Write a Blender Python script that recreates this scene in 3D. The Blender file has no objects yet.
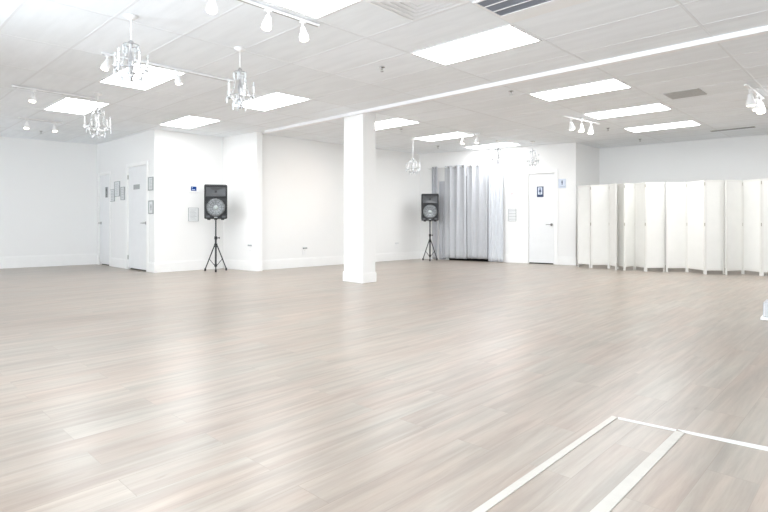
import bpy, bmesh, math, random
from mathutils import Vector, Matrix
random.seed(7)
sc = bpy.context.scene
COL = sc.collection
F, HY, CH, TOP = 530.0, 221.0, 1.0, 2.77
TH = math.radians(43.8); ST, CT = math.sin(TH), math.cos(TH)

# ------------------------------------------------------------ positions
def G(px, k): return Vector(((px-384)/k, F/k))
def floor_pt(px, py): return G(px, py-HY)
def ceil_pt(px, py): return G(px, (HY-py)/(TOP-CH))
def AB(a, b): return Vector((a*CT+b*ST, -a*ST+b*CT))       # the tile grid's own axes
GRID_ROT = -TH

# ------------------------------------------------------------ materials
def mat(name, col, rough=0.5, metal=0.0, spec=0.5, bump=None, mott=None, **kw):
    m = bpy.data.materials.new(name); m.use_nodes = True
    nt = m.node_tree; b = nt.nodes['Principled BSDF']
    b.inputs['Base Color'].default_value = (*col, 1)
    b.inputs['Roughness'].default_value = rough
    b.inputs['Metallic'].default_value = metal
    b.inputs['Specular IOR Level'].default_value = spec
    for k, v in kw.items():
        b.inputs[k.replace('_', ' ')].default_value = v
    tc = nt.nodes.new('ShaderNodeTexCoord')
    n = nt.nodes.new('ShaderNodeTexNoise'); n.inputs['Scale'].default_value = (mott or (6, 0.03))[0]
    n.inputs['Detail'].default_value = 6
    nt.links.new(tc.outputs['Object'], n.inputs['Vector'])
    r = nt.nodes.new('ShaderNodeMapRange'); amt = (mott or (6, 0.03))[1]
    r.inputs['From Min'].default_value = 0.3; r.inputs['From Max'].default_value = 0.7
    r.inputs['To Min'].default_value = 1-amt; r.inputs['To Max'].default_value = 1.0
    nt.links.new(n.outputs['Fac'], r.inputs['Value'])
    x = nt.nodes.new('ShaderNodeVectorMath'); x.operation = 'SCALE'
    x.inputs[0].default_value = col
    nt.links.new(r.outputs['Result'], x.inputs['Scale'])
    nt.links.new(x.outputs['Vector'], b.inputs['Base Color'])
    if bump:
        n2 = nt.nodes.new('ShaderNodeTexNoise'); n2.inputs['Scale'].default_value = bump[0]
        nt.links.new(tc.outputs['Object'], n2.inputs['Vector'])
        bp = nt.nodes.new('ShaderNodeBump'); bp.inputs['Strength'].default_value = bump[1]
        bp.inputs['Distance'].default_value = 0.01
        nt.links.new(n2.outputs['Fac'], bp.inputs['Height'])
        nt.links.new(bp.outputs['Normal'], b.inputs['Normal'])
    return m
def emit(name, col, s):
    m = bpy.data.materials.new(name); m.use_nodes = True
    nt = m.node_tree; nt.nodes.clear()
    o = nt.nodes.new('ShaderNodeOutputMaterial'); e = nt.nodes.new('ShaderNodeEmission')
    e.inputs['Color'].default_value = (*col, 1); e.inputs['Strength'].default_value = s
    nt.links.new(e.outputs[0], o.inputs[0]); return m

M_wall = mat('white_wall_paint', (0.865, 0.865, 0.855), 0.6, spec=0.3, bump=(180, 0.05), mott=(0.8, 0.015))
M_trim = mat('white_trim_paint', (0.91, 0.91, 0.90), 0.4)
M_door = mat('white_door_paint', (0.82, 0.83, 0.835), 0.4)
M_ceil = None
M_tbar = mat('white_ceiling_bar', (0.78, 0.80, 0.82), 0.5)
M_tband = mat('white_beam_paint', (0.93, 0.93, 0.94), 0.5)
M_panel = emit('light_panel', (0.965, 0.985, 1.0), 7.0)
M_bulb = emit('warm_bulb', (1.0, 0.90, 0.74), 4.5)
M_hot = emit('hot_bulb', (1.0, 0.80, 0.55), 30)
M_metalw = mat('white_metal', (0.86, 0.86, 0.86), 0.35, mott=(10, 0.02))
M_chrome = mat('chrome', (0.55, 0.55, 0.56), 0.2, 1.0)
M_steel = mat('brushed_steel', (0.40, 0.40, 0.40), 0.35, 0.9)
M_black = mat('black_plastic', (0.011, 0.012, 0.014), 0.45, bump=(300, 0.2))
M_dark = mat('dark_metal', (0.03, 0.032, 0.036), 0.4, 0.3)
M_horn = mat('dark_grey_horn', (0.07, 0.073, 0.078), 0.3)
M_cone = mat('silver_speaker_grille', (0.36, 0.38, 0.39), 0.4, 0.4, mott=(60, 0.25))
M_cap = mat('pale_dust_cap', (0.48, 0.52, 0.52), 0.35, 0.3)
M_curt = mat('pale_grey_curtain', (0.55, 0.565, 0.59), 0.85, mott=(14, 0.05))
M_curt2 = mat('grey_curtain', (0.50, 0.51, 0.54), 0.85, mott=(14, 0.06))
M_sheer = mat('white_curtain', (0.66, 0.685, 0.72), 0.85, mott=(14, 0.04))
M_screen = mat('cream_screen_frame', (0.76, 0.75, 0.715), 0.45)
M_fabric = mat('cream_screen_fabric', (0.80, 0.795, 0.765), 0.8, bump=(250, 0.1))
M_unlit = mat('unlit_interior_shade', (0.03, 0.028, 0.026), 0.9)  # near-black base colour stands in for shade in unlit space behind doors
M_hinge = mat('brass_hinge', (0.42, 0.39, 0.33), 0.4, 0.5)
M_paper = mat('white_paper', (0.74, 0.755, 0.76), 0.7)
M_ink = mat('grey_print', (0.24, 0.26, 0.26), 0.7)
M_greyframe = mat('light_grey_frame', (0.36, 0.38, 0.38), 0.5)
M_blue = mat('navy_sign_face', (0.035, 0.055, 0.13), 0.5)
M_palesign = mat('pale_blue_sign', (0.62, 0.68, 0.78), 0.5)
M_lcd = emit('blue_display', (0.02, 0.08, 0.32), 0.5)
M_red = mat('red_print', (0.45, 0.05, 0.05), 0.6)
M_louvre = mat('grey_return_grille', (0.24, 0.25, 0.28), 0.5)
M_perf = mat('grey_perforated_metal', (0.46, 0.46, 0.45), 0.6, mott=(40, 0.2))
M_strip = mat('pale_floor_strip', (0.56, 0.53, 0.48), 0.4, mott=(20, 0.06))
M_whitestrip = mat('white_floor_strip', (0.75, 0.75, 0.74), 0.4)
M_crystal = mat('crystal', (0.86, 0.88, 0.89), 0.08, spec=1.0, Transmission_Weight=0.35, IOR=1.45)
M_boxgrey = mat('pale_grey_plastic', (0.58, 0.59, 0.63), 0.45)

def ceiling_mat():
    m = mat('mineral_ceiling_tile', (0.77, 0.765, 0.75), 0.9, spec=0.1)
    nt = m.node_tree; b = nt.nodes['Principled BSDF']
    tc = nt.nodes.new('ShaderNodeTexCoord')
    mp = nt.nodes.new('ShaderNodeMapping'); mp.inputs['Rotation'].default_value = (0, 0, TH)
    nt.links.new(tc.outputs['Object'], mp.inputs['Vector'])
    mp2 = nt.nodes.new('ShaderNodeMapping'); mp2.inputs['Scale'].default_value = (1.2, 7, 1)
    nt.links.new(mp.outputs[0], mp2.inputs['Vector'])
    n = nt.nodes.new('ShaderNodeTexNoise'); n.inputs['Scale'].default_value = 1.6; n.inputs['Detail'].default_value = 8
    nt.links.new(mp2.outputs[0], n.inputs['Vector'])
    # every tile a touch different
    br = nt.nodes.new('ShaderNodeTexBrick'); br.offset = 0; br.inputs['Scale'].default_value = 1
    br.inputs['Brick Width'].default_value = 1.21; br.inputs['Row Height'].default_value = 0.625
    br.inputs['Mortar Size'].default_value = 0
    br.inputs['Color1'].default_value = (1, 1, 1, 1); br.inputs['Color2'].default_value = (0.95, 0.95, 0.94, 1)
    mp3 = nt.nodes.new('ShaderNodeMapping'); mp3.inputs['Location'].default_value = (2.46, -4.2, 0)
    nt.links.new(mp.outputs[0], mp3.inputs['Vector']); nt.links.new(mp3.outputs[0], br.inputs['Vector'])
    cr = nt.nodes.new('ShaderNodeMapRange'); cr.inputs['From Min'].default_value = 0.35; cr.inputs['From Max'].default_value = 0.65
    cr.inputs['To Min'].default_value = 0.95; cr.inputs['To Max'].default_value = 1.0
    nt.links.new(n.outputs['Fac'], cr.inputs['Value'])
    s1 = nt.nodes.new('ShaderNodeVectorMath'); s1.operation = 'SCALE'; s1.inputs[0].default_value = (0.90, 0.93, 0.96)
    nt.links.new(cr.outputs[0], s1.inputs['Scale'])
    s2 = nt.nodes.new('ShaderNodeVectorMath'); s2.operation = 'MULTIPLY'
    nt.links.new(s1.outputs[0], s2.inputs[0]); nt.links.new(br.outputs['Color'], s2.inputs[1])
    nt.links.new(s2.outputs[0], b.inputs['Base Color'])
    return m
M_ceil = ceiling_mat()

def floor_mat():
    m = bpy.data.materials.new('greige_laminate_planks'); m.use_nodes = True
    nt = m.node_tree; b = nt.nodes['Principled BSDF']; N = nt.nodes.new; L = nt.links.new
    tc = N('ShaderNodeTexCoord')
    def dot(v):
        d = N('ShaderNodeVectorMath'); d.operation = 'DOT_PRODUCT'; L(tc.outputs['Object'], d.inputs[0]); d.inputs[1].default_value = v; return d
    du, dv = dot((ST, CT, 0)), dot((CT, -ST, 0))
    cb = N('ShaderNodeCombineXYZ'); L(du.outputs['Value'], cb.inputs[0]); L(dv.outputs['Value'], cb.inputs[1])
    br = N('ShaderNodeTexBrick'); L(cb.outputs[0], br.inputs['Vector'])
    br.offset = 0.37; br.offset_frequency = 2
    br.inputs['Scale'].default_value = 1; br.inputs['Brick Width'].default_value = 1.22; br.inputs['Row Height'].default_value = 0.18
    br.inputs['Mortar Size'].default_value = 0.0011; br.inputs['Mortar Smooth'].default_value = 0.1; br.inputs['Bias'].default_value = 0
    br.inputs['Color1'].default_value = (0, 0, 0, 1); br.inputs['Color2'].default_value = (1, 1, 1, 1); br.inputs['Mortar'].default_value = (0.5, 0.5, 0.5, 1)
    # plank offset shifts the grain so each board has its own figure
    sc1 = N('ShaderNodeVectorMath'); sc1.operation = 'SCALE'; L(br.outputs['Color'], sc1.inputs[0]); sc1.inputs['Scale'].default_value = 17
    ad = N('ShaderNodeVectorMath'); L(cb.outputs[0], ad.inputs[0]); L(sc1.outputs[0], ad.inputs[1])
    def noise(scale, sx, sy, det=6, dist=0.0, src=ad):
        mp = N('ShaderNodeMapping'); mp.inputs['Scale'].default_value = (sx, sy, 1); L(src.outputs[0], mp.inputs['Vector'])
        n = N('ShaderNodeTexNoise'); n.inputs['Scale'].default_value = scale; n.inputs['Detail'].default_value = det; n.inputs['Distortion'].default_value = dist
        n.inputs['Roughness'].default_value = 0.62
        L(mp.outputs[0], n.inputs['Vector']); return n
    g1 = noise(3.0, 0.45, 6.5, 9, 0.35)
    g2 = noise(12.0, 0.6, 12.0, 6, 0.2)
    g3 = noise(0.55, 0.7, 2.0, 3, 0.0, cb)
    knot = noise(2.4, 1.2, 3.2, 2, 0.0)
    def rng(src, a, b_, c, d):
        r = N('ShaderNodeMapRange'); r.inputs['From Min'].default_value = a; r.inputs['From Max'].default_value = b_
        r.inputs['To Min'].default_value = c; r.inputs['To Max'].default_value = d; L(src, r.inputs['Value']); return r
    def mul(a, b_):
        x = N('ShaderNodeMath'); x.operation = 'MULTIPLY'; L(a, x.inputs[0]); L(b_, x.inputs[1]); return x.outputs[0]
    v = mul(rng(g1.outputs['Fac'], .32, .68, .74, 1.07).outputs[0], rng(g2.outputs['Fac'], .3, .7, .965, 1.02).outputs[0])
    v = mul(v, rng(g3.outputs['Fac'], .3, .7, .88, 1.06).outputs[0])
    v = mul(v, rng(br.outputs['Color'], 0, 1, .95, 1.04).outputs[0])
    v = mul(v, rng(br.outputs['Fac'], 0, 1, 1.0, .80).outputs[0])
    v = mul(v, rng(knot.outputs['Fac'], .74, .80, 1.0, .72).outputs[0])
    mx = N('ShaderNodeMix'); mx.data_type = 'RGBA'
    mx.inputs['A'].default_value = (0.405, 0.325, 0.268, 1); mx.inputs['B'].default_value = (0.385, 0.345, 0.295, 1)
    hue = noise(1.3, 0.6, 2.2, 4)
    L(rng(hue.outputs['Fac'], .35, .65, 0, 1).outputs[0], mx.inputs['Factor'])
    fs = N('ShaderNodeVectorMath'); fs.operation = 'SCALE'; L(mx.outputs['Result'], fs.inputs[0]); L(v, fs.inputs['Scale'])
    L(fs.outputs[0], b.inputs['Base Color'])
    L(rng(g1.outputs['Fac'], .3, .7, .30, .285).outputs[0], b.inputs['Roughness'])
    b.inputs['Specular IOR Level'].default_value = 0.5
    bp = N('ShaderNodeBump'); bp.inputs['Strength'].default_value = 0.05; bp.inputs['Distance'].default_value = 0.004
    L(g2.outputs['Fac'], bp.inputs['Height']); return m
M_floor = floor_mat()

# ------------------------------------------------------------ mesh helpers
def obj(name, bm, m, parent=None, smooth=False, bevel=0):
    bmesh.ops.recalc_face_normals(bm, faces=bm.faces)
    me = bpy.data.meshes.new(name); bm.to_mesh(me); bm.free()
    me.materials.append(m)
    if smooth:
        for p in me.polygons: p.use_smooth = True
    o = bpy.data.objects.new(name, me); COL.objects.link(o)
    if parent: o.parent = parent
    if bevel:
        md = o.modifiers.new('bevel', 'BEVEL'); md.width = bevel; md.segments = 2; md.limit_method = 'ANGLE'
    return o
def tag(o, label, cat, group=None):
    o['label'] = label; o['category'] = cat
    if group: o['group'] = group
    return o
def thing(name, label, cat, loc=(0, 0, 0), rz=0.0, group=None):
    o = bpy.data.objects.new(name, None); COL.objects.link(o); o.empty_display_size = 0.1
    o.location = loc; o.rotation_euler = (0, 0, rz)
    return tag(o, label, cat, group)
def struct(name, bm, m, parent=None, **kw):
    o = obj(name, bm, m, parent, **kw)
    if parent is None: o['kind'] = 'structure'
    return o
def box(bm, x0, x1, y0, y1, z0, z1, mx=None):
    r = bmesh.ops.create_cube(bm, size=1.0)
    T = Matrix.Translation(((x0+x1)/2, (y0+y1)/2, (z0+z1)/2)) @ Matrix.Diagonal((abs(x1-x0), abs(y1-y0), abs(z1-z0), 1))
    bmesh.ops.transform(bm, matrix=(mx @ T if mx else T), verts=r['verts'])
def nb(*boxes):
    bm = bmesh.new()
    for b in boxes: box(bm, *b)
    return bm
def tube(bm, p, q, r0, r1=None, seg=12):
    p, q = Vector(p), Vector(q); d = q-p
    r = bmesh.ops.create_cone(bm, cap_ends=True, segments=seg, radius1=r0, radius2=r0 if r1 is None else r1, depth=d.length)
    T = Matrix.Translation((p+q)/2) @ d.to_track_quat('Z', 'Y').to_matrix().to_4x4()
    bmesh.ops.transform(bm, matrix=T, verts=r['verts'])
def poly_tube(bm, pts, r, seg=8):
    for a, b in zip(pts, pts[1:]): tube(bm, a, b, r, seg=seg)
    for p in pts[1:-1]:
        s = bmesh.ops.create_icosphere(bm, subdivisions=1, radius=r*1.02)
        bmesh.ops.translate(bm, vec=p, verts=s['verts'])
def lathe(bm, prof, seg=24, mx=None):
    rings = []
    for r, z in prof:
        rings.append([bm.verts.new((max(r, 1e-5)*math.cos(2*math.pi*i/seg), max(r, 1e-5)*math.sin(2*math.pi*i/seg), z)) for i in range(seg)])
    for a, b in zip(rings, rings[1:]):
        for i in range(seg): bm.faces.new((a[i], a[(i+1) % seg], b[(i+1) % seg], b[i]))
    bm.faces.new(rings[0]); bm.faces.new(rings[-1][::-1])
    if mx: bmesh.ops.transform(bm, matrix=mx, verts=[v for r in rings for v in r])
def prism(bm, pts, z0, z1):
    a = [bm.verts.new((p[0], p[1], z0)) for p in pts]; b = [bm.verts.new((p[0], p[1], z1)) for p in pts]
    n = len(pts)
    bm.faces.new(a[::-1]); bm.faces.new(b)
    for i in range(n): bm.faces.new((a[i], a[(i+1) % n], b[(i+1) % n], b[i]))
FR = Matrix.Rotation(math.radians(90), 4, 'X')        # lathe axis z -> -y (towards the room)

# ------------------------------------------------------------ room outline, walked left to right
P0, P1 = G(0, 47.7), G(97, 43.2)
dl = (P0-P1).normalized()
right_c = G(599.5, 41.0); right_e = G(768, 48.9); dr = (right_e-right_c).normalized()
OUT = [P1+dl*6.0, P1, G(154.5, 51.9), G(223, 47.3), G(257, 50.3), G(262.2, 50.0), Vector((-2.56, 10.72)), G(420, 37.7),
       G(575.7, 44.4), right_c, right_e+dr*3.6, Vector((3.6, -1.6)), Vector((-3.7, -1.6)), Vector((-4.2, 4.3)), Vector((-7.6, 4.8))]
NP = len(OUT)
NAMES = ['wall_left', 'wall_left_doors', 'wall_front_left', 'wall_front_pier', 'wall_pier_end', 'wall_pier_rear', 'wall_back_left',
         'wall_back', 'wall_back_return', 'wall_right', 'wall_right_near', 'wall_rear', 'wall_left_near', 'wall_left_return', 'wall_left_added_window']
def outer():
    res = []
    for i in range(NP):
        a, b, c = OUT[i-1], OUT[i], OUT[(i+1) % NP]
        d1, d2 = (b-a).normalized(), (c-b).normalized()
        n1, n2 = Vector((-d1.y, d1.x)), Vector((-d2.y, d2.x))
        m = (n1+n2)
        if m.length < 0.3: m = n1
        m.normalize(); s = 0.12/max(0.45, m.dot(n1))
        if i in (4, 5, 6): s = 0.02
        res.append(b+m*s)
    return res
OO = outer()
def seg(i): return OUT[i], OUT[(i+1) % NP]
def wall(i, holes=()):
    a, b = seg(i); A2, B2 = OO[i], OO[(i+1) % NP]
    L = (b-a).length; bm = bmesh.new()
    def piece(t0, t1, z0, z1):
        t0 /= L; t1 /= L
        prism(bm, [a.lerp(b, t0), a.lerp(b, t1), A2.lerp(B2, t1), A2.lerp(B2, t0)], z0, z1)
    t = 0
    for (h0, h1, z0, z1) in sorted(holes):
        piece(t, h0, 0, TOP)
        if z0 > 0: piece(h0, h1, 0, z0)
        piece(h0, h1, z1, TOP); t = h1
    piece(t, L, 0, TOP)
    return struct(NAMES[i], bm, M_wall)
def on_wall(i, px):
    a, b = seg(i); d = b-a; r = (px-384)/F            # x = r*y
    t = (r*a.y-a.x)/(d.x-r*d.y); p = a+d*t
    return p, t*d.length, F/p.y
def hgt(py, k): return CH+(HY-py)/k
def wall_rz(i):
    a, b = seg(i); d = b-a; return math.atan2(d.y, d.x)
def at_wall(i, px, py=None, off=0.0):
    p, t, k = on_wall(i, px); rz = wall_rz(i)
    n = Vector((math.sin(rz), -math.cos(rz)))
    p = p+n*off
    return (p.x, p.y, hgt(py, k) if py is not None else 0.0), rz, k, t

# floor and ceiling slabs
bm = bmesh.new(); prism(bm, OO, -0.12, 0.0); struct('floor', bm, M_floor)
bm = bmesh.new(); prism(bm, OO, TOP, TOP+0.12); ceiling = struct('ceiling', bm, M_ceil)

# suspended grid, clipped to the outline
def inside(p):
    c = False
    for i in range(NP):
        a, b = OUT[i], OUT[(i+1) % NP]
        if (a.y > p.y) != (b.y > p.y) and p.x < (b.x-a.x)*(p.y-a.y)/(b.y-a.y)+a.x: c = not c
    return c
bm = bmesh.new()
MA, MB_ = 1.21, 0.625
mxg = Matrix.Rotation(GRID_ROT, 4, 'Z')
def bars(fixed, vertical, lo, hi, step=0.1, w=0.011):
    s = None; t = lo
    while t <= hi:
        q = AB(fixed, t) if vertical else AB(t, fixed)
        ok = inside(q)
        if ok and s is None: s = t
        if (not ok or t+step > hi) and s is not None:
            e = t-step if not ok else t
            if e-s > 0.05:
                if vertical: box(bm, fixed-w, fixed+w, s, e, TOP-0.002, TOP+0.001, mxg)
                else: box(bm, s, e, fixed-w, fixed+w, TOP-0.0018, TOP+0.001, mxg)
            s = None
        t += step
for n in range(-9, 10): bars(-2.46-MA*n, True, -4, 16)
for n in range(-14, 20): bars(4.2+MB_*n, False, -14, 8)
g = obj('ceiling_grid', bm, M_tbar, ceiling)

# beam along the ceiling and the column that carries it
bm = bmesh.new(); box(bm, -8.85, 3.2, 5.86, 5.94, TOP-0.05, TOP-0.0005, mxg); struct('trim_1', bm, M_tband)
cp = G(363, 62.3)
col = thing('support_column', 'square white column standing alone in the middle of the room', 'column', (cp.x, cp.y, 0), GRID_ROT)
obj('shaft', nb((-0.46, 0, 0, 0.285, 0.0, TOP-0.001)), M_wall, col, bevel=0.006)
bm = nb((-0.475, 0.012, -0.014, 0.297, 0.0, 0.15)); box(bm, -0.470, 0.007, -0.008, 0.292, 0.15, 0.165)
obj('base_moulding', bm, M_trim, col, bevel=0.003)

# ------------------------------------------------------------ doors
def door(i, px0, px1, py_top, n, handle_side=1, handle_py=223, dark_gap=True, hinge=False, casing=0.075):
    (x, y, _), rz, k, t0 = at_wall(i, px0); _, _, k1, t1 = at_wall(i, px1); w = t1-t0
    h = hgt(py_top, k)
    d = bpy.data.objects.new('door_%d' % n, None); COL.objects.link(d); d['kind'] = 'structure'
    d.location = (x, y, 0); d.rotation_euler = (0, 0, rz)
    leaf = obj('door_leaf', nb((0.006, w-0.006, 0.012, 0.05, 0.025, h-0.006)), M_door, d, bevel=0.002)
    bm = nb((-casing, 0, -0.018, 0.0, 0, h+casing), (w, w+casing, -0.018, 0.0, 0, h+casing), (0, w, -0.018, 0.0, h, h+casing),
            (-0.001, 0.004, 0.0, 0.10, 0, h), (w-0.004, w+0.001, 0.0, 0.10, 0, h), (0, w, 0.0, 0.10, h-0.004, h+0.001), (0.0, w, 0.05, 0.09, h-0.03, h), )
    obj('door_frame', bm, M_trim, d, bevel=0.003)
    bm = nb((0.0, w, 0.052, 0.058, 0, h)); obj('door_backing', bm, M_unlit, d)  # dark sheet, shade behind the leaf put into its colour
    hx = w-0.07 if handle_side > 0 else 0.07
    hz = hgt(handle_py, k1 if handle_side > 0 else k)
    bm = bmesh.new(); tube(bm, (hx, 0.012, hz), (hx, 0.004, hz), 0.032, seg=20); tube(bm, (hx, 0.01, hz), (hx, -0.05, hz), 0.011)
    tube(bm, (hx+0.01, -0.048, hz), (hx-0.115*handle_side, -0.048, hz), 0.010, 0.008)
    obj('door_handle', bm, M_steel, d, smooth=True)
    if hinge:
        for z in (0.2, h-0.25):
            bm = bmesh.new(); tube(bm, (0.0, 0.0, z), (0.0, 0.0, z+0.09), 0.009); obj('hinge', bm, M_steel, d)
    return d, (t0, t1, 0, h)
_, hA = door(1, 99.5, 110, 175.5, 1, handle_side=-1, casing=0.055)
_, hB = door(1, 128, 147, 167.5, 2, handle_side=1, handle_py=223, hinge=True, casing=0.07)
_, hC = door(7, 528.5, 554.5, 174, 3, handle_side=1, handle_py=224.5, casing=0.075)

# curtained doorway behind the curtain
(_, _, _), rzb, kc, tc0 = at_wall(7, 449); _, _, _, tc1 = at_wall(7, 490)
hD = (tc0, tc1, 0, 2.15)
for i in range(NP):
    hs = {1: [hA, hB], 7: [hC, hD], 11: [(0.7, 6.5, 0.25, 2.55)]}.get(i, [])  # rear hole and those below are out of view, added for daylight
    if i == 12:
        L = (seg(12)[1]-seg(12)[0]).length; hs = [(0.3+j*(L-0.4)/2, 0.3+(j+1)*(L-0.4)/2-0.25, 0.2, 2.65) for j in range(2)]
    if i == 14:
        L = (seg(14)[1]-seg(14)[0]).length; hs = [(0.7, L-1.6, 0.5, 2.6)]; h14 = hs[0]  # unseen opening added to brighten the left walls
    wall(i, hs)
(x, y, _), rz, k, t = at_wall(7, 449); w = tc1-tc0
d4 = bpy.data.objects.new('door_4', None); COL.objects.link(d4); d4['kind'] = 'structure'; d4.location = (x, y, 0); d4.rotation_euler = (0, 0, rz)
bm = nb((-0.22, -0.2, 0.119, 1.0, -0.02, 2.4), (w+0.2, w+0.22, 0.119, 1.0, -0.02, 2.4), (-0.22, w+0.22, 1.0, 1.02, -0.02, 2.4), (-0.22, w+0.22, 0.119, 1.02, 2.4, 2.42), (-0.2, w+0.2, 0.125, 1.0, -0.02, 0.0), (0.0, w, 0.0, 0.125, 0.0005, 0.004))
obj('passage_shade_lining', bm, M_unlit, d4)  # darkness of the unlit passage painted onto its lining

# frames of unseen windows, added in the near walls to bring in daylight
for nwin, (i, (t0, t1, z0, z1)) in enumerate([(11, (0.7, 6.5, 0.25, 2.55)), (14, h14)]):
    a, b = seg(i); d = (b-a).normalized(); p = a+d*t0
    bm = nb((0, t1-t0, 0.02, 0.08, z0, z0+0.05), (0, t1-t0, 0.02, 0.08, z1-0.05, z1))
    for q in (0, 0.33, 0.66, 1): box(bm, q*(t1-t0-0.05), q*(t1-t0-0.05)+0.05, 0.02, 0.08, z0+0.05, z1-0.05)
    o = struct('added_window_%d' % (nwin+1), bm, M_trim); o.location = (p.x, p.y, 0); o.rotation_euler = (0, 0, wall_rz(i))
a, b = seg(12); L = (b-a).length
for j in range(2):
    t0 = 0.3+j*(L-0.4)/2; w = (L-0.4)/2-0.25; d = (b-a).normalized(); p = a+d*t0
    bm = nb((0, w, 0.02, 0.08, 0.2, 0.25), (0, w, 0.02, 0.08, 2.6, 2.65), (0, 0.05, 0.02, 0.08, 0.25, 2.6), (w-0.05, w, 0.02, 0.08, 0.25, 2.6))
    o = struct('added_window_%d' % (j+3), bm, M_trim); o.location = (p.x, p.y, 0); o.rotation_euler = (0, 0, wall_rz(12))

# baseboards (broken at doors)
def baseboard(i, name, gaps=(), e0=0.0, e1=0.0, h=0.20):
    a, b = seg(i); L = (b-a).length; bm = bmesh.new(); t = e0
    for g0, g1 in list(gaps)+[(L-e1, L)]:
        if g0 > t+0.01:
            box(bm, t, g0, -0.014, 0, 0, h-0.02); box(bm, t, g0, -0.009, 0, h-0.02, h)
        t = g1
    o = struct('baseboard_'+name, bm, M_trim, bevel=0.002); o.location = (a.x, a.y, 0); o.rotation_euler = (0, 0, wall_rz(i))
baseboard(0, 'left', h=0.25)
baseboard(1, 'left_doors', [(hA[0]-0.055, hA[1]+0.055), (hB[0]-0.07, hB[1]+0.07)], 0.0, -0.014)
baseboard(2, 'front_left', e1=0.014, e0=-0.014)
baseboard(3, 'front_pier', e0=0.014)
baseboard(4, 'pier_end')
baseboard(6, 'back_left')
baseboard(7, 'back', [(hD[0]-0.1, hD[1]), (hC[0]-0.075, hC[1]+0.075)], 0.014, 0.0)
baseboard(8, 'back_return', e0=-0.014)
baseboard(9, 'right')

# ------------------------------------------------------------ ceiling lights
LA = [-2.46-MA*i for i in range(-1, 8)]
def cell(ia, ib): return -2.46-MA*(ia+1), 4.2+MB_*ib      # low corner of a cell (ia counts leftwards)
lights = [
 (0, 0, 'large rectangular ceiling light panel nearest the striped return grille'),
 (0, 4, 'rectangular ceiling light panel just beyond the beam, above the three-headed spot bar'),
 (0, 7, 'middle one of the three rectangular light panels beyond the beam towards the screens'),
 (0, 10, 'rectangular ceiling light panel nearest the cream folding screens, last of its row'),
 (3, 4, 'rectangular ceiling light panel partly hidden behind the top of the white column'),
 (3, 7, 'rectangular ceiling light panel with the long chandelier rod at its left end'),
 (3, 10, 'thin-looking rectangular ceiling light panel right above the grey curtains'),
 (5, -3, 'rectangular ceiling light panel behind the highest left chandelier'),
 (5, -3, None),
 (4, 0, 'rectangular ceiling light panel with a tall chandelier at its left end'),
 (5, 0, 'rectangular ceiling light panel in front of the left door block corner'),
 (5, -3, None)]
def ceiling_light(a0, b0, label):
    p = AB(a0+MA/2, b0+MB_/2)
    t = thing('ceiling_light', label, 'ceiling light', (p.x, p.y, TOP), GRID_ROT, 'recessed ceiling light panels')
    w, d = MA/2-0.014, MB_/2-0.014
    f = 0.018
    obj('light_frame', nb((-w, w, -d, -d+f, -0.009, -0.001), (-w, w, d-f, d, -0.009, -0.001), (-w, -w+f, -d+f, d-f, -0.009, -0.001), (w-f, w, -d+f, d-f, -0.009, -0.001)), M_metalw, t)
    obj('diffuser', nb((-w+f, w-f, -d+f, d-f, -0.006, -0.002)), M_panel, t)
LL = [(-3.67, 4.2, lights[0][2]), (-3.67, 6.70, lights[1][2]), (-3.70, 8.575, lights[2][2]), (-3.72, 10.45, lights[3][2]),
      (-7.30, 6.70, lights[4][2]), (-7.40, 8.575, lights[5][2]), (-7.40, 10.45, lights[6][2]),
      (-7.28, 2.325, lights[7][2]), (-9.70, 2.30, 'leftmost rectangular ceiling light panel, just above the low left chandelier'),
      (-7.28, 4.2, lights[9][2]), (-9.70, 4.13, lights[10][2]),
      (-1.22, 8.575, 'ceiling light panel cut off by the right edge, behind the right spot bar'),
      (-1.22, 10.45, 'unseen ceiling light panel added past the right edge, over the end of the folding screens'),  # out of view, added to brighten the far right
      (-3.64, 2.325, 'rectangular ceiling light panel at the top edge beside the square air diffuser')]
for a0, b0, lb in LL: ceiling_light(a0, b0, lb)

# vents
p = AB(-2.46+MA/2, 3.575+MB_/2)
t = thing('return_grille', 'dark grey return air grille with white bars in the ceiling', 'vent', (p.x, p.y, TOP), GRID_ROT)
w, d = MA/2-0.012, MB_/2-0.012
obj('backing', nb((-w+0.02, w-0.02, -d+0.02, d-0.2, -0.004, -0.001)), M_louvre, t)
bm = nb((-w, w, -d, -d+0.02, -0.012, -0.001), (-w, w, d-0.2, d, -0.012, -0.001), (-w, -w+0.02, -d+0.02, d-0.2, -0.012, -0.001), (w-0.02, w, -d+0.02, d-0.2, -0.012, -0.001))
obj('grille_frame', bm, M_metalw, t)
for j in range(2): obj('bar', nb((-w+0.02, w-0.02, -d+0.13+j*0.135, -d+0.143+j*0.135, -0.012, -0.004)), M_metalw, t)
bm = bmesh.new()
for j in range(26): box(bm, -w+0.02, w-0.02, -d+0.03+j*0.0138, -d+0.033+j*0.0138, -0.008, -0.004)
obj('louvre', bm, M_louvre, t)
p = AB(-2.46-0.3, 2.95+MB_/2)
t = thing('air_diffuser', 'square white ceiling air diffuser with stepped concentric rings', 'vent', (p.x, p.y, TOP), GRID_ROT)
obj('backing', nb((-0.29, 0.29, -0.30, 0.30, -0.003, -0.001)), M_metalw, t)
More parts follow.
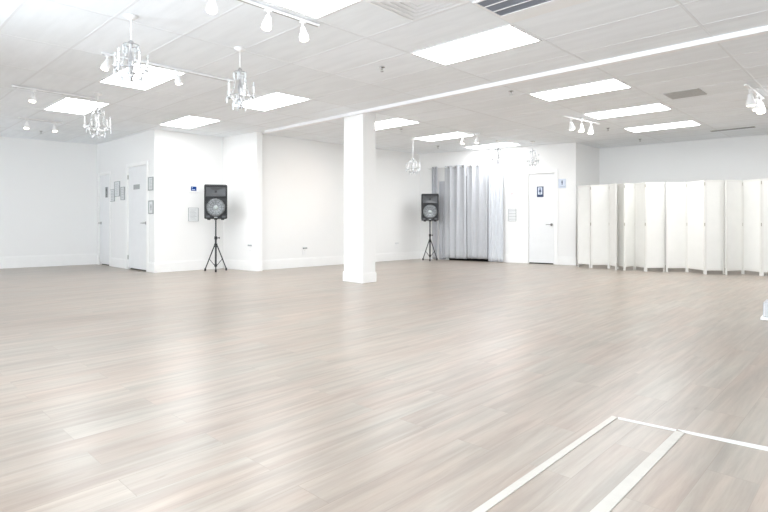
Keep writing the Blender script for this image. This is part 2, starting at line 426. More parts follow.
for j in range(5):
    r = 0.30-0.055*j; bm = bmesh.new(); r2 = r-0.034; z1, z2 = -0.004, -0.013
    vo = [bm.verts.new((sx*r, sy*r, z1)) for sx, sy in ((-1, -1), (1, -1), (1, 1), (-1, 1))]
    vi = [bm.verts.new((sx*r2, sy*r2, z2)) for sx, sy in ((-1, -1), (1, -1), (1, 1), (-1, 1))]
    vt = [bm.verts.new((sx*r2, sy*r2, z2+0.003)) for sx, sy in ((-1, -1), (1, -1), (1, 1), (-1, 1))]
    vp = [bm.verts.new((sx*r, sy*r, z1+0.003)) for sx, sy in ((-1, -1), (1, -1), (1, 1), (-1, 1))]
    for q in range(4):
        n = (q+1) % 4
        for f4 in ((vo[q], vo[n], vi[n], vi[q]), (vi[q], vi[n], vt[n], vt[q]), (vt[q], vt[n], vp[n], vp[q]), (vp[q], vp[n], vo[n], vo[q])): bm.faces.new(f4)
    obj('diffuser_ring', bm, M_metalw, t)
p = AB(-2.08, 8.22)
tag(obj('exhaust_grille', nb((-0.22, 0.22, -0.22, 0.22, -0.008, -0.0005)), M_perf), 'flat grey perforated exhaust grille in the ceiling right of the three far light panels', 'vent')
o = bpy.data.objects['exhaust_grille']; o.location = (p.x, p.y, TOP); o.rotation_euler = (0, 0, GRID_ROT)
p = AB(-2.22, 12.0)
t = thing('slot_diffuser', 'thin dark slot vent in the ceiling above the folding screens', 'vent', (p.x, p.y, TOP), GRID_ROT)
obj('slot_frame', nb((-0.36, 0.36, -0.06, 0.06, -0.008, -0.0005)), M_perf, t)
obj('slot', nb((-0.34, 0.34, -0.035, 0.035, -0.010, -0.008)), M_louvre, t)

# sprinklers
for px, py, lb in [(382, 67, 'small chrome sprinkler head in the ceiling above the column, before the beam'),
                   (511, 91, 'small chrome sprinkler head just beyond the beam, left of a light panel'),
                   (401, 129, 'small sprinkler head between two light panels right of the column top'),
                   (438, 146, 'small sprinkler head near the ceiling above the right loudspeaker'),
                   (608, 128, 'small sprinkler head right of the three-headed spot bar'),
                   (640, 139, 'small sprinkler head above the cream folding screens'),
                   (41, 131, 'small sprinkler head by the top of the far left wall')]:
    q = ceil_pt(px, py)
    t = thing('sprinkler_head', lb, 'sprinkler', (q.x, q.y, TOP), 0, 'ceiling sprinklers')
    bm = bmesh.new(); lathe(bm, [(0.035, -0.001), (0.035, -0.006), (0.012, -0.012), (0.012, -0.03)], 16); obj('escutcheon', bm, M_chrome, t)
    bm = bmesh.new(); tube(bm, (-0.01, 0, -0.03), (-0.012, 0, -0.052), 0.003); tube(bm, (0.01, 0, -0.03), (0.012, 0, -0.052), 0.003)
    lathe(bm, [(0.02, -0.052), (0.02, -0.055)], 12); obj('deflector', bm, M_steel, t)

# ------------------------------------------------------------ track lights
def spot_head(t, x, y, z, tilt, spin, bulb=M_bulb, s=1.0):
    bm = bmesh.new(); tube(bm, (x, y, z), (x, y, z-0.05*s), 0.008*s); box(bm, x-0.03*s, x+0.03*s, y-0.012, y+0.012, z-0.012, z)
    mx = Matrix.Translation((x, y, z-0.055*s)) @ Matrix.Rotation(spin, 4, 'Z') @ Matrix.Rotation(tilt, 4, 'Y')
    prof = [(0.016*s, 0.01*s), (0.022*s, 0.0), (0.026*s, -0.03*s), (0.042*s, -0.075*s), (0.045*s, -0.10*s), (0.041*s, -0.102*s)]
    lathe(bm, prof, 20, mx)
    h = obj('spot_head', bm, M_metalw, t, smooth=True)
    bm = bmesh.new(); lathe(bm, [(0.038*s, -0.1035*s), (0.036*s, -0.108*s), (0.02*s, -0.114*s), (0.001, -0.116*s)], 20, mx)
    obj('bulb', bm, bulb, h, smooth=True)
def track(a0, b0, a1, b1, heads, label, cat='track light', s=1.0, flat=True, stem=0.0, bulb=M_bulb):
    p, q = AB(a0, b0), AB(a1, b1); d = q-p; rz = math.atan2(d.y, d.x)
    t = thing('track_light', label, cat, (p.x, p.y, TOP-0.006), rz, 'spot bars on the ceiling')
    bm = nb((0, d.length, -0.017, 0.017, -0.022-stem, -stem)); 
    if stem:
        lathe(bm, [(0.05, 0.0), (0.05, -0.02), (0.01, -0.03), (0.01, -stem-0.001)], 20, Matrix.Translation((d.length/2, 0, 0)))
    obj('track', bm, M_metalw, t)
    if not stem: obj('track_slot', nb((0.01, d.length-0.01, -0.006, 0.006, -0.0235, -0.022)), M_steel, t)
    for f, tilt, spin in heads: spot_head(t, f*d.length, 0, -0.0235-stem, tilt, spin, bulb, s)
    return t
track(-3.72, 1.92, -3.72, 3.03, [(0.07, 0.2, 1), (0.52, 0.25, 0.3), (0.84, 0.15, 2.0)], 'white track at the top edge with three lit spot heads beside a big light panel', s=1.0)
track(-5.97, 1.95, -5.97, 3.50, [(0.04, 0.3, 0.2), (0.53, 0.3, 3.5)], 'white track running from the highest left chandelier towards the tall one', s=0.95)
track(-8.25, 1.62, -8.25, 2.62, [(0.24, 0.3, 1.0)], 'white track at the leftmost light panel with one spot head')
track(-10.7, 2.2, -10.7, 2.86, [(0.18, 0.2, 1.0), (0.80, 0.2, 2.0)], 'white track near the far left wall with two small spot heads')
track(-3.90, 8.35, -3.76, 9.45, [(0.18, 0.25, 2.8), (0.47, 0.1, 0.5), (0.75, 0.2, 0.2)], 'white three-headed spot bar on the ceiling between two light panels', s=1.15, stem=0.03)
track(-1.34, 8.0, -1.32, 9.1, [(0.24, 0.2, 2.8), (0.62, 0.1, 0.5), (0.88, 0.3, 0.2)], 'three-headed spot bar at the right edge near the ceiling', s=1.3, stem=0.03)
track(-6.27, 8.75, -5.88, 8.88, [(0.15, 0.1, 0), (0.85, 0.1, 0)], 'small white spot bar above the curtain between two light panels', s=1.0, stem=0.03)

# ------------------------------------------------------------ chandeliers
def chandelier(px, k, drop, body, label, r=0.135, narms=5):
    q = G(px, k)
    t = thing('chandelier', label, 'chandelier', (q.x, q.y, TOP), random.random()*2, 'small crystal chandeliers')
    bm = bmesh.new(); lathe(bm, [(0.055, -0.001), (0.055, -0.012), (0.03, -0.03), (0.006, -0.036)], 20); obj('canopy', bm, M_metalw, t, smooth=True)
    zt = -drop+body
    bm = bmesh.new(); tube(bm, (0, 0, -0.03), (0, 0, zt), 0.0045); 
    for j in range(int((-zt-0.05)/0.03)):
        lathe(bm, [(0.004, 0), (0.009, -0.01), (0.004, -0.02)], 8, Matrix.Translation((0, 0, -0.05-0.03*j)))
    obj('chain', bm, M_metalw, t)
    H = body
    bm = bmesh.new(); lathe(bm, [(0.006, zt), (0.022, zt-0.05*H), (0.008, zt-0.15*H), (0.014, zt-0.4*H), (0.03, zt-0.55*H), (0.012, zt-0.7*H), (0.03, zt-0.8*H), (0.01, zt-0.95*H), (0.004, zt-H)], 16)
    obj('stem', bm, M_chrome, t, smooth=True)
    def ringm(rad, z, rr=0.005):
        b2 = bmesh.new(); n = 24
        pts = [Vector((rad*math.cos(2*math.pi*i/n), rad*math.sin(2*math.pi*i/n), z)) for i in range(n+1)]
        poly_tube(b2, pts, rr, 6); return b2
    obj('ring', ringm(r*0.45, zt-0.12*H), M_chrome, t); obj('ring', ringm(r*0.95, zt-0.72*H, 0.006), M_chrome, t); obj('ring', ringm(r*0.5, zt-0.93*H), M_chrome, t)
    cr = []
    def crystal(x, y, z, s):
        b2 = bmesh.new(); lathe(b2, [(0.0005, 0), (0.006*s, -0.006*s), (0.0095*s, -0.02*s), (0.006*s, -0.04*s), (0.0005, -0.052*s)], 6, Matrix.Translation((x, y, z)))
        obj('crystal_drop', b2, M_crystal, t)
    for j in range(narms):
        a = 2*math.pi*j/narms; c, s = math.cos(a), math.sin(a)
        b2 = bmesh.new(); pts = []
        for u in range(9):
            f = u/8; rr = r*f; z = zt-0.72*H-0.12*H*math.sin(math.pi*f)+0.10*H*f
            pts.append(Vector((rr*c, rr*s, z)))
        poly_tube(b2, pts, 0.0055, 6); lathe(b2, [(0.006, 0), (0.022, 0.006), (0.024, 0.010), (0.008, 0.010)], 12, Matrix.Translation(pts[-1]))
        arm = obj('arm', b2, M_metalw, t)
        b2 = bmesh.new(); tube(b2, pts[-1]+Vector((0, 0, 0.01)), pts[-1]+Vector((0, 0, 0.075)), 0.0095); obj('candle_sleeve', b2, M_metalw, arm)
        b2 = bmesh.new(); lathe(b2, [(0.006, 0), (0.012, 0.014), (0.009, 0.03), (0.001, 0.045)], 10, Matrix.Translation(pts[-1]+Vector((0, 0, 0.076)))); obj('bulb', b2, M_crystal, arm, smooth=True)
        crystal(r*1.02*c, r*1.02*s, pts[-1].z-0.004, 1.2)
        crystal(r*0.6*c, r*0.6*s, zt-0.84*H, 1.1)
        a2 = a+math.pi/narms
        crystal(r*0.95*math.cos(a2), r*0.95*math.sin(a2), zt-0.73*H, 1.3)
        crystal(r*0.5*math.cos(a2), r*0.5*math.sin(a2), zt-0.94*H, 0.9)
        crystal(r*0.45*math.cos(a2), r*0.45*math.sin(a2), zt-0.13*H, 1.3)
        # bead swag from the top ring to the outer ring
        b2 = bmesh.new(); sw = []
        for u in range(10):
            f = (u+0.5)/10; rr = r*(0.45+0.5*f); z = zt-0.12*H-0.6*H*f-0.10*H*math.sin(math.pi*f)
            rr -= 0.02*math.sin(math.pi*f)
            sp = bmesh.ops.create_icosphere(b2, subdivisions=1, radius=0.0085)
            bmesh.ops.translate(b2, vec=(rr*c, rr*s, z), verts=sp['verts']); sw.append(Vector((rr*c, rr*s, z)))
        poly_tube(b2, sw, 0.002, 4)
        obj('bead_swag', b2, M_crystal, t)
chandelier(131, 116, 0.57, 0.36, 'highest chandelier at top left, hanging in front of a light panel')
chandelier(240, 97.7, 0.62, 0.42, 'tall crystal chandelier hanging right of the others, above the left loudspeaker')
chandelier(98, 72, 0.60, 0.42, 'low crystal chandelier near the left wall, sparkling against the ceiling', r=0.165)
chandelier(413, 46.5, 0.75, 0.33, 'pale chandelier on a long rod above the right loudspeaker', r=0.15)
chandelier(498, 45.5, 0.52, 0.36, 'far chandelier over the right end of the curtains', r=0.15)
chandelier(532.5, 45.0, 0.55, 0.38, 'far chandelier right above the restroom door', r=0.135)

# ------------------------------------------------------------ loudspeakers on stands
def speaker_set(px, k, h_top, h_bot, lab_s, lab_t, spread=0.24, w=0.435):
    q = G(px, k); face = math.atan2(q.x, q.y)*-1
    st = thing('speaker_stand', lab_t, 'speaker stand', (q.x, q.y, 0), face, 'tripod speaker stands')
    bm = bmesh.new(); tube(bm, (0, 0, 0.10), (0, 0, h_bot*0.66), 0.019); obj('lower_pole', bm, M_dark, st, smooth=False)
    bm = bmesh.new(); tube(bm, (0, 0, h_bot*0.62), (0, 0, h_bot-0.003), 0.0145); obj('upper_pole', bm, M_dark, st)
    bm = bmesh.new(); tube(bm, (0, 0, h_bot*0.62), (0, 0, h_bot*0.68), 0.028); obj('collar', bm, M_black, st)
    bm = bmesh.new(); tube(bm, (0.02, 0, h_bot*0.65), (0.065, 0, h_bot*0.65), 0.008); tube(bm, (0.06, 0, h_bot*0.65), (0.075, 0, h_bot*0.65), 0.018, seg=8); obj('knob', bm, M_black, st)
    apex = h_bot*0.50
    bm = bmesh.new(); tube(bm, (0, 0, apex-0.03), (0, 0, apex+0.04), 0.032); obj('leg_hub', bm, M_black, st)
    bm = bmesh.new(); tube(bm, (0, 0, 0.09), (0, 0, 0.14), 0.026); obj('brace_hub', bm, M_black, st)
    for j in range(3):
        a = -math.pi/2+j*2*math.pi/3; c, s = math.cos(a), math.sin(a)
        bm = bmesh.new(); tube(bm, (0.03*c, 0.03*s, apex), (spread*c, spread*s, 0.02), 0.0115, seg=8); lg = obj('leg', bm, M_dark, st)
        bm = bmesh.new(); tube(bm, (spread*0.98*c, spread*0.98*s, 0.0), (spread*0.96*c, spread*0.96*s, 0.05), 0.019, seg=10); obj('rubber_foot', bm, M_black, lg)
        bm = bmesh.new(); f = 0.55
        tube(bm, (0.025*c, 0.025*s, 0.115), (spread*f*c+0.03*(1-f)*c, spread*f*s+0.03*(1-f)*s, apex*(1-f)+0.02*f), 0.007, seg=6); obj('brace', bm, M_dark, st)
    H = h_top-h_bot
    sp = thing('loudspeaker', lab_s, 'loudspeaker', (q.x, q.y, h_bot), face, 'loudspeakers on tripods')
    hw, D = w/2, 0.17
    bm = bmesh.new()
    pts = [(-hw, -D), (hw, -D), (hw, -D+0.12), (hw*0.62, D), (-hw*0.62, D), (-hw, -D+0.12)]
    prism(bm, pts, 0.02, H)
    obj('cabinet', bm, M_black, sp, bevel=0.025)
    # front rim
    y = -D
    bm = nb((-hw+0.01, hw-0.01, y-0.022, y-0.001, H-0.045, H-0.012), (-hw+0.01, -hw+0.035, y-0.022, y-0.001, 0.07, H-0.045), (hw-0.035, hw-0.01, y-0.022, y-0.001, 0.07, H-0.045), (-hw+0.035, hw-0.035, y-0.018, y-0.001, 0.635*H, 0.665*H))
    obj('front_rim', bm, M_black, sp, bevel=0.006)
    # horn flare
    bm = bmesh.new()
    def rect(w_, z0, z1, yy): return [bm.verts.new(v) for v in ((-w_, yy, z0), (w_, yy, z0), (w_, yy, z1), (-w_, yy, z1))]
    zc = 0.80*H
    r1 = rect(hw-0.038, 0.668*H, H-0.048, y-0.018); r2 = rect(0.05, zc-0.03, zc+0.03, y-0.003)
    r0 = rect(hw-0.037, 0.667*H, H-0.047, y-0.001)
    for q_ in range(4):
        n = (q_+1) % 4; bm.faces.new((r1[q_], r1[n], r2[n], r2[q_])); bm.faces.new((r0[q_], r0[n], r1[n], r1[q_]))
    bm.faces.new(r2)
    hn = obj('horn', bm, M_horn, sp)
    obj('horn_throat', nb((-0.022, 0.022, y-0.006, y-0.004, zc-0.022, zc+0.022)), M_black, hn)
    cz = 0.35*H; R = 0.178
    mx = Matrix.Translation((0, y, cz)) @ FR
    bm = bmesh.new(); lathe(bm, [(R+0.008, 0.0005), (R+0.006, 0.016), (R-0.001, 0.018), (R-0.012, 0.006), (R-0.02, 0.002)], 48, mx); obj('woofer_surround', bm, M_black, sp, smooth=False)
    bm = bmesh.new(); lathe(bm, [(R-0.004, 0.008), (R-0.008, 0.021), (R-0.045, 0.020), (R*0.5, 0.012), (R*0.24, 0.004)], 48, mx); wf = obj('woofer', bm, M_cone, sp, smooth=True)
    bm = bmesh.new(); lathe(bm, [(R*0.26, 0.006), (R*0.23, 0.018), (R*0.12, 0.025), (0.001, 0.027)], 32, mx); obj('dust_cap', bm, M_cap, wf, smooth=True)
    bm = bmesh.new()
    for rr in (R*0.62, R*0.78, R*0.90):
        n = 36; pts = [Vector((rr*math.cos(2*math.pi*i/n), y-0.022, cz+rr*math.sin(2*math.pi*i/n))) for i in range(n+1)]; poly_tube(bm, pts, 0.004, 5)
    for j in range(12):
        a = math.pi*2*j/12; tube(bm, (R*0.36*math.cos(a), y-0.024, cz+R*0.36*math.sin(a)), ((R-0.01)*math.cos(a), y-0.021, cz+(R-0.01)*math.sin(a)), 0.003, seg=5)
    obj('grille_wires', bm, M_horn, wf)
    for sx in (-1, 1):
        obj('port', nb((sx*0.15-0.035, sx*0.15+0.035, y-0.004, y-0.001, 0.045, 0.085)), M_horn, sp)
        obj('foot', nb((sx*0.13-0.03, sx*0.13+0.03, -0.12, -0.06, 0.0, 0.02)), M_black, sp)
    obj('nameplate', nb((-0.03, 0.03, y-0.005, y-0.001, 0.045, 0.062)), M_cap, sp)
    bm = bmesh.new(); tube(bm, (0, 0, 0.0), (0, 0, 0.02), 0.03); obj('pole_socket', bm, M_black, sp)
def sp_h(py, k): return CH+(HY-py)/k
speaker_set(215.8, 50.2, sp_h(185, 50.2), sp_h(220, 50.2), 'black loudspeaker with silver woofer, left of the column on a tripod', 'black tripod speaker stand by the blue-screened thermostat wall')
speaker_set(430, 39.5, sp_h(194, 39.5), sp_h(221.5, 39.5), 'black loudspeaker beside the grey curtains on a tripod', 'black tripod speaker stand in the corner beside the curtains', spread=0.21)

# ------------------------------------------------------------ curtains
(xr, yr, _), rz7, k7, t7 = at_wall(7, 432, off=0.09); _, _, _, t7b = at_wall(7, 507)
rodz = 2.37
rod = thing('curtain_rod', 'thin pale rod across the back wall holding the curtains', 'curtain rod', (xr, yr, rodz), rz7)
bm = bmesh.new(); tube(bm, (-0.06, 0, 0), (t7b-t7, 0, 0), 0.012, seg=14); obj('rod', bm, M_metalw, rod, smooth=False)
for x in (-0.06, t7b-t7):
    bm = bmesh.new(); s = bmesh.ops.create_uvsphere(bm, u_segments=12, v_segments=8, radius=0.024); bmesh.ops.translate(bm, vec=(x, 0, 0), verts=s['verts']); obj('finial', bm, M_metalw, rod, smooth=True)
for x in (0.02, (t7b-t7)*0.52, t7b-t7-0.04):
    obj('bracket', nb((x-0.012, x+0.012, 0.01, 0.089, -0.03, 0.03)), M_metalw, rod)
def curtain(px0, px1, m, label, py_b0, folds, amp=0.035, off=0.09, ztop=None, grom=True, seed=0, widen=0.0):
    (x, y, _), rz, k, t0 = at_wall(7, px0, off=off); _, _, k2, t1 = at_wall(7, px1); w = t1-t0
    kk = (k+k2)/2
    zb = max(0.012, 1-(py_b0-HY)/kk)
    zt = ztop or rodz+0.035
    c = thing('curtain', label, 'curtain', (x, y, 0), rz, 'curtains on the back wall rod')
    rnd = random.Random(seed); nx, nz = max(24, folds*14), 26
    ph = [rnd.uniform(-0.5, 0.5) for _ in range(folds+2)]
    bm = bmesh.new(); rows = []
    for j in range(nz+1):
        f = j/nz; z = zt+(zb-zt)*f; row = []
        for i in range(nx+1):
            u = i/nx
            a = amp*(1-0.25*f)+0.012*f*math.sin(3*u*6+seed)
            yy = a*math.sin(2*math.pi*folds*u+0.5*f*math.sin(7*u+seed)+ph[0])+0.35*a*math.sin(4*math.pi*folds*u+2.2*f+ph[1])
            xx = w*(u+widen*f*(u-0.5))+0.012*f*math.sin(9*u+seed*2)
            row.append(bm.verts.new((xx, yy*0.9, z)))
        rows.append(row)
    for r0, r1 in zip(rows, rows[1:]):
        for i in range(nx): bm.faces.new((r0[i], r0[i+1], r1[i+1], r1[i]))
    o = obj('cloth', bm, m, c, smooth=True)
    sd = o.modifiers.new('thickness', 'SOLIDIFY'); sd.thickness = 0.004
    if grom:
        for i in range(folds):
            xg = w*(i+0.5)/folds
            b2 = bmesh.new(); lathe(b2, [(0.018, -0.012), (0.034, -0.008), (0.034, 0.008), (0.018, 0.012)], 16, Matrix.Translation((xg, -0.0, rodz)) @ Matrix.Rotation(math.radians(60), 4, 'Y'))
            obj('grommet', b2, M_steel, c)
curtain(433.5, 439, M_curt2, 'narrow grey curtain bunched at the left end of the rod', 258.5, 2, seed=1, amp=0.03)
curtain(440, 446.5, M_curt2, 'short grey curtain strip hanging lower beside the narrow bunched curtain', 259, 1, seed=2, amp=0.02, off=0.05, ztop=2.02, grom=False)
curtain(446.5, 467.8, M_curt, 'wide pale grey curtain left of the dark slit over the doorway', 258.2, 3, seed=3, amp=0.045, widen=0.02)
curtain(468.4, 489.6, M_curt, 'wide pale grey curtain right of the dark slit over the doorway', 258.6, 3, seed=4, amp=0.045)
curtain(490, 504.5, M_sheer, 'whitish curtain at the right end of the rod', 262.0, 4, seed=5, amp=0.022)

# ------------------------------------------------------------ signs, frames, outlets
def plate(i, px0, px1, py0, py1, name, label, cat, m, th=0.012, group=None, off=0.0):
    """a wall-mounted plate; origin at its lower left corner"""
    (x, y, z), rz, k, t0 = at_wall(i, px0, py1, off=off); _, _, k2, t1 = at_wall(i, px1); km = (k+k2)/2
    w, h = t1-t0, (py1-py0)/km
    z = hgt(py1, km)
    t = thing(name, label, cat, (x, y, z), rz, group)
    obj('plate', nb((0, w, -th, -0.0005, 0, h)), m, t, bevel=0.002)
    return t, w, h, th
def outline(t, w, h, th, m, b=0.018):
    obj('frame', nb((-b, w+b, -th-0.008, -0.0005, -b, 0), (-b, w+b, -th-0.008, -0.0005, h, h+b), (-b, 0, -th-0.008, -0.0005, 0, h), (w, w+b, -th-0.008, -0.0005, 0, h)), m, t)
def lines(t, w, h, th, n, m=None, x0=0.15, x1=0.85, z0=0.15, z1=0.85, name='print'):
    bm = bmesh.new(); r = random.Random(n)
    for j in range(n):
        z = h*(z0+(z1-z0)*j/max(1, n-1)); box(bm, w*x0, w*(x1-r.random()*0.2), -th-0.002, -th, z-h*0.012, z+h*0.012)
    obj(name, bm, m or M_ink, t)
def figure(t, cx, cz, s, th, m, skirt=True):
    bm = bmesh.new()
    lathe(bm, [(0.09*s, 0.0), (0.09*s, 0.002)], 16, Matrix.Translation((cx, -th, cz+0.38*s)) @ FR)
    def pl(pts):
        a = [bm.verts.new((cx+x*s, -th-0.002, cz+z*s)) for x, z in pts]; b = [bm.verts.new((cx+x*s, -th, cz+z*s)) for x, z in pts]; n = len(pts)
        bm.faces.new(a); bm.faces.new(b[::-1])
        for q in range(n): bm.faces.new((a[q], a[(q+1) % n], b[(q+1) % n], b[q]))
    pl([(-0.10, 0.26), (0.10, 0.26), (0.22, -0.16), (-0.22, -0.16)] if skirt else [(-0.14, 0.26), (0.14, 0.26), (0.12, -0.14), (-0.12, -0.14)])
    pl([(-0.09, -0.16), (-0.02, -0.16), (-0.02, -0.46), (-0.09, -0.46)]); pl([(0.02, -0.16), (0.09, -0.16), (0.09, -0.46), (0.02, -0.46)])
    obj('pictogram', bm, m, t)

# left doors
t, w, h, th = plate(1, 105, 107.5, 187, 197.5, 'door_sign', 'narrow dark pictogram sign on the far left door', 'sign', M_greyframe, 0.008, off=-0.012)
figure(t, w/2, h*0.72, h*0.5, th, M_black); figure(t, w/2, h*0.26, h*0.5, th, M_black, False)
t, w, h, th = plate(1, 133.2, 139.2, 184.5, 189.3, 'door_sign', 'small grey lettered plaque on the left door with a lever handle', 'sign', M_greyframe, 0.008, off=-0.012)
lines(t, w, h, th, 2, M_ink, 0.1, 0.95, 0.3, 0.7)
for (a, b, c, d, lb) in [(110.8, 114.8, 190, 201, 'lowest small framed notice between the two left doors'), (115.3, 120.0, 182, 196, 'largest framed notice between the two left doors'),
                         (121.6, 124.8, 187.5, 199.5, 'narrow framed notice next to the frame of the left door with a lever handle')]:
    t, w, h, th = plate(1, a, b, c, d, 'framed_notice', lb, 'notice', M_paper, 0.01, 'framed notices by the left doors')
    outline(t, w, h, th, M_greyframe, 0.012); lines(t, w, h, th, 6)
t, w, h, th = plate(1, 149.3, 153.2, 178, 189.5, 'framed_notice', 'upper framed notice right of the left door, by the wall corner', 'notice', M_paper, 0.01, 'framed notices by the left doors')
outline(t, w, h, th, M_greyframe, 0.02); lines(t, w, h, th, 7)
t, w, h, th = plate(1, 149.6, 153.4, 201.5, 213, 'framed_notice', 'lower framed notice with a small dark figure, by the wall corner', 'notice', M_paper, 0.01, 'framed notices by the left doors')
outline(t, w, h, th, M_greyframe, 0.02); figure(t, w/2, h/2, h*0.6, th, M_ink, False)
# thermostat + paper
t, w, h, th = plate(2, 188.5, 197.5, 185.6, 192.4, 'thermostat', 'white thermostat with a blue screen left of the loudspeaker', 'thermostat', M_metalw, 0.025)
obj('screen', nb((w*0.2, w*0.82, -th-0.002, -th, h*0.22, h*0.85)), M_lcd, t)
obj('reading', nb((w*0.28, w*0.40, -th-0.003, -th-0.002, h*0.62, h*0.72), (w*0.28, w*0.66, -th-0.003, -th-0.002, h*0.36, h*0.44)), M_palesign, t)
t, w, h, th = plate(2, 188.5, 198, 208, 221, 'wall_notice', 'printed paper notice below the thermostat', 'notice', M_paper, 0.006)
outline(t, w, h, th, M_greyframe, 0.006); lines(t, w, h, th, 8, M_greyframe)
# back wall
t, w, h, th = plate(7, 508.5, 515.5, 185, 197, 'wall_notice', 'white notice with red and grey print right of the curtains', 'notice', M_paper, 0.008)
outline(t, w, h, th, M_metalw, 0.008); lines(t, w, h, th, 3, M_ink, 0.25, 0.8, 0.5, 0.8); lines(t, w, h, th, 2, M_red, 0.3, 0.85, 0.18, 0.3, 'red_print')
t, w, h, th = plate(7, 508.5, 516, 209, 221, 'wall_notice', 'white notice with a printed grid, lower one right of the curtains', 'notice', M_paper, 0.006)
outline(t, w, h, th, M_greyframe, 0.006); lines(t, w, h, th, 4, M_greyframe, 0.05, 1.1)
t, w, h, th = plate(7, 536.8, 543.4, 186.5, 197, 'restroom_sign', 'navy-framed restroom sign with a figure on the back door', 'sign', M_blue, 0.008, off=-0.012)
obj('sign_face', nb((w*0.18, w*0.82, -th-0.002, -th, h*0.24, h*0.92)), M_palesign, t); figure(t, w*0.5, h*0.58, h*0.6, th+0.002, M_blue)
t, w, h, th = plate(7, 558.5, 566, 179, 188, 'wall_sign', 'small pale blue sign with a dark figure right of the back door', 'sign', M_palesign, 0.01)
figure(t, w*0.5, h*0.6, h*0.55, th, M_blue, False); lines(t, w, h, th, 1, M_ink, 0.2, 0.95, 0.16, 0.16)
# outlets
def outlet(i, px, py, label):
    (x, y, z), rz, k, _ = at_wall(i, px, py)
    t = thing('wall_outlet', label, 'outlet', (x, y, z-0.06), rz, 'wall outlets')
    obj('cover_plate', nb((-0.06, 0.06, -0.006, -0.0005, 0, 0.115)), M_metalw, t, bevel=0.002)
    for zz in (0.032, 0.083):
        s = obj('socket', nb((-0.018, 0.018, -0.009, -0.006, zz-0.014, zz+0.014)), M_trim, t, bevel=0.002)
        obj('slots', nb((-0.008, -0.005, -0.010, -0.009, zz-0.006, zz+0.006), (0.005, 0.008, -0.010, -0.009, zz-0.006, zz+0.006)), M_ink, s)
    obj('plug_box', nb((-0.05, 0.05, -0.035, -0.006, 0.118, 0.15)), M_greyframe if py > 246.5 else M_paper, t, bevel=0.004)
outlet(3, 250.5, 249, 'wall outlet with a small grey box, left of the pier corner')
outlet(6, 304.5, 251.5, 'wall outlet low on the wall left of the column')
outlet(6, 396.5, 246, 'wall outlet low on the wall between column and right loudspeaker')

# ------------------------------------------------------------ folding screens
SH = 1.765
def fold_screen(pts, label):
    P = [G(px, k) for px, k in pts]
    ctr = sum(P, Vector((0, 0)))/len(P)
    t = thing('folding_screen', label, 'folding screen', (ctr.x, ctr.y, 0), 0, 'cream folding screens along the right wall')
    for n, (a, b) in enumerate(zip(P, P[1:])):
        a, b = a-ctr, b-ctr; d = b-a; L = d.length; rz = math.atan2(d.y, d.x)
        mx = Matrix.Translation((a.x, a.y, 0)) @ Matrix.Rotation(rz, 4, 'Z')
        e = 0.006; sw = 0.028; th = 0.0095
        bm = bmesh.new()
        box(bm, e, e+sw, -th, th, 0.0, SH, mx); box(bm, L-e-sw, L-e, -th, th, 0.0, SH, mx)
        box(bm, e+sw, L-e-sw, -th, th, 0.075, 0.115, mx); box(bm, e+sw, L-e-sw, -th, th, SH-0.04, SH, mx)
        pn = obj('panel', bm, M_screen, t)
        bm = bmesh.new(); box(bm, e+sw, L-e-sw, -0.003, 0.003, 0.115, SH-0.04, mx); obj('fabric', bm, M_fabric, pn)
    for q in P[1:-1]:
        q = q-ctr; dirc = Vector((-(q+ctr).x, -(q+ctr).y)).normalized()*0.013
        for z in (SH-0.07, SH*0.53):
            bm = bmesh.new(); tube(bm, (q.x+dirc.x, q.y+dirc.y, z-0.03), (q.x+dirc.x, q.y+dirc.y, z+0.03), 0.008, seg=10); obj('hinge', bm, M_hinge, t)
fold_screen([(577.6, 45.9), (590.6, 47.2), (609.3, 47.6), (616.2, 49.2)], 'leftmost cream folding screen, tucked beside the corner of the back wall')
fold_screen([(617.3, 47.9), (624.5, 49.5), (634.8, 48.7), (645.3, 50.6), (665.0, 50.5)], 'four-panel cream folding screen, second from the back wall corner')
fold_screen([(665.8, 50.9), (687, 50.8), (704.8, 53.4), (724.6, 53.4)], 'cream folding screen third from the back wall corner')
fold_screen([(725.6, 54.0), (742.6, 53.0), (761.4, 55.2), (784, 55.6)], 'cream folding screen cut off by the right edge of the photo')

# ------------------------------------------------------------ floor strips
def strip(pts, m, name, label, z=0.004):
    P = [floor_pt(*p) for p in pts]
    bm = bmesh.new(); prism(bm, P, 0.0, z)
    return tag(obj(name, bm, m, bevel=0.001), label, 'floor strip', 'strips on the floor')
def ext(a, b, f): return (a[0]+(b[0]-a[0])*f, a[1]+(b[1]-a[1])*f)
strip([ext((612, 416.3), (472.5, 512), 1.25), (612, 416.3), (617.5, 418), ext((617.5, 418), (486, 512), 1.25)], M_strip, 'threshold_strip', 'pale beige floor strip, left of the two running to the bottom edge')
strip([ext((675.5, 431.5), (590.5, 512), 1.25), (675.5, 431.5), (685, 433.5), ext((685, 433.5), (610, 512), 1.25)], M_strip, 'threshold_strip', 'wider pale beige floor strip, right of the two running to the bottom edge')
strip([(618.0, 417.6), (618.2, 419.2), (675.0, 431.4), (676.5, 430.0)], M_whitestrip, 'white_strip', 'thin white floor strip joining the tops of the two beige strips', 0.003)
strip([(677.5, 429.6), (685.5, 433.2), (790, 456.0), (792, 452.2)], M_whitestrip, 'white_strip', 'white floor strip running to the right edge', 0.003)

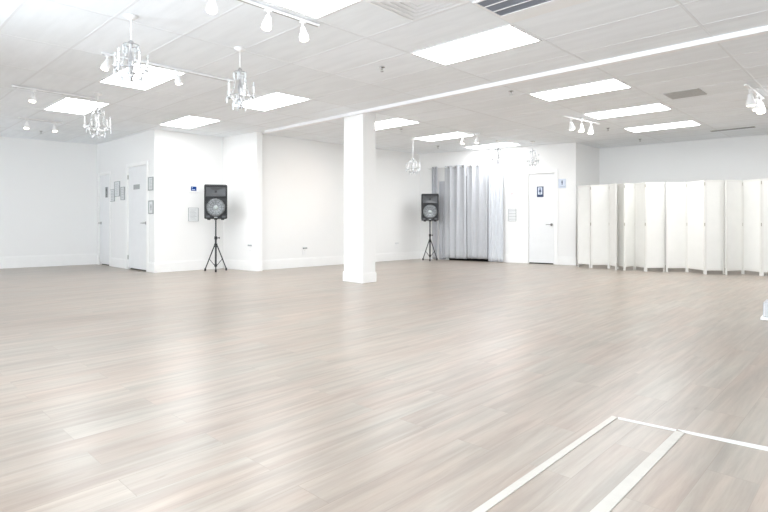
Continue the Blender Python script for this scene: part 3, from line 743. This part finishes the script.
# small grey unit at the right edge
q = floor_pt(763, 320)
t = thing('floor_unit', 'pale grey and white plastic unit on the floor, cut off by the right edge', 'unit', (q.x, q.y, 0), -0.72)
obj('base', nb((-0.02, 0.36, -0.02, 0.30, 0.0, 0.03)), M_trim, t, bevel=0.006)
obj('body', nb((0.0, 0.34, 0.0, 0.28, 0.03, 0.18)), M_boxgrey, t, bevel=0.008)
bm = nb((0.012, 0.02, -0.006, 0.0, 0.035, 0.175), (0.03, 0.036, -0.006, 0.0, 0.035, 0.175)); obj('rib', bm, M_trim, t)
obj('front_opening', nb((0.045, 0.30, -0.004, 0.0, 0.045, 0.155)), M_louvre, t)

# ------------------------------------------------------------ light
w = bpy.data.worlds.new('daylight'); sc.world = w; w.use_nodes = True
bg = w.node_tree.nodes['Background']; bg.inputs['Color'].default_value = (0.84, 0.92, 1.0, 1); bg.inputs['Strength'].default_value = 3.1
def spot(name, src, dst, power, size, col=(1.0, 0.72, 0.48)):
    l = bpy.data.lights.new(name, 'SPOT'); l.energy = power; l.spot_size = math.radians(size); l.spot_blend = 1.0; l.color = col; l.shadow_soft_size = 0.04
    o = bpy.data.objects.new(name, l); COL.objects.link(o); o.location = src
    o.rotation_euler = (Vector(dst)-Vector(src)).to_track_quat('-Z', 'Y').to_euler(); return o
p, _, k6 = on_wall(6, 300)
spot('warm_spot', (2.2, 8.6, 2.6), (p.x, p.y, hgt(190, k6)), 45, 26)
q = floor_pt(560, 388); spot('warm_spot', (q.x+0.5, q.y+0.9, 2.6), (q.x, q.y, 0), 7, 26)
q = floor_pt(150, 442); spot('warm_spot', (q.x-0.4, q.y+1.6, 2.6), (q.x, q.y, 0), 9, 10)
cam = bpy.data.cameras.new('camera'); co = bpy.data.objects.new('camera', cam); COL.objects.link(co)
co.location = (0, 0, CH); co.rotation_euler = (math.radians(90), 0, 0)
cam.sensor_width = 36; cam.lens = F/768*36; cam.shift_y = -(256-HY)/768; cam.clip_end = 200
sc.camera = co
sc.view_settings.view_transform = 'Standard'; sc.view_settings.look = 'None'; sc.view_settings.gamma = 1
sc.view_settings.use_curve_mapping = False
sc.view_settings.exposure = 1.12
sc.cycles.max_bounces = 14; sc.cycles.diffuse_bounces = 10
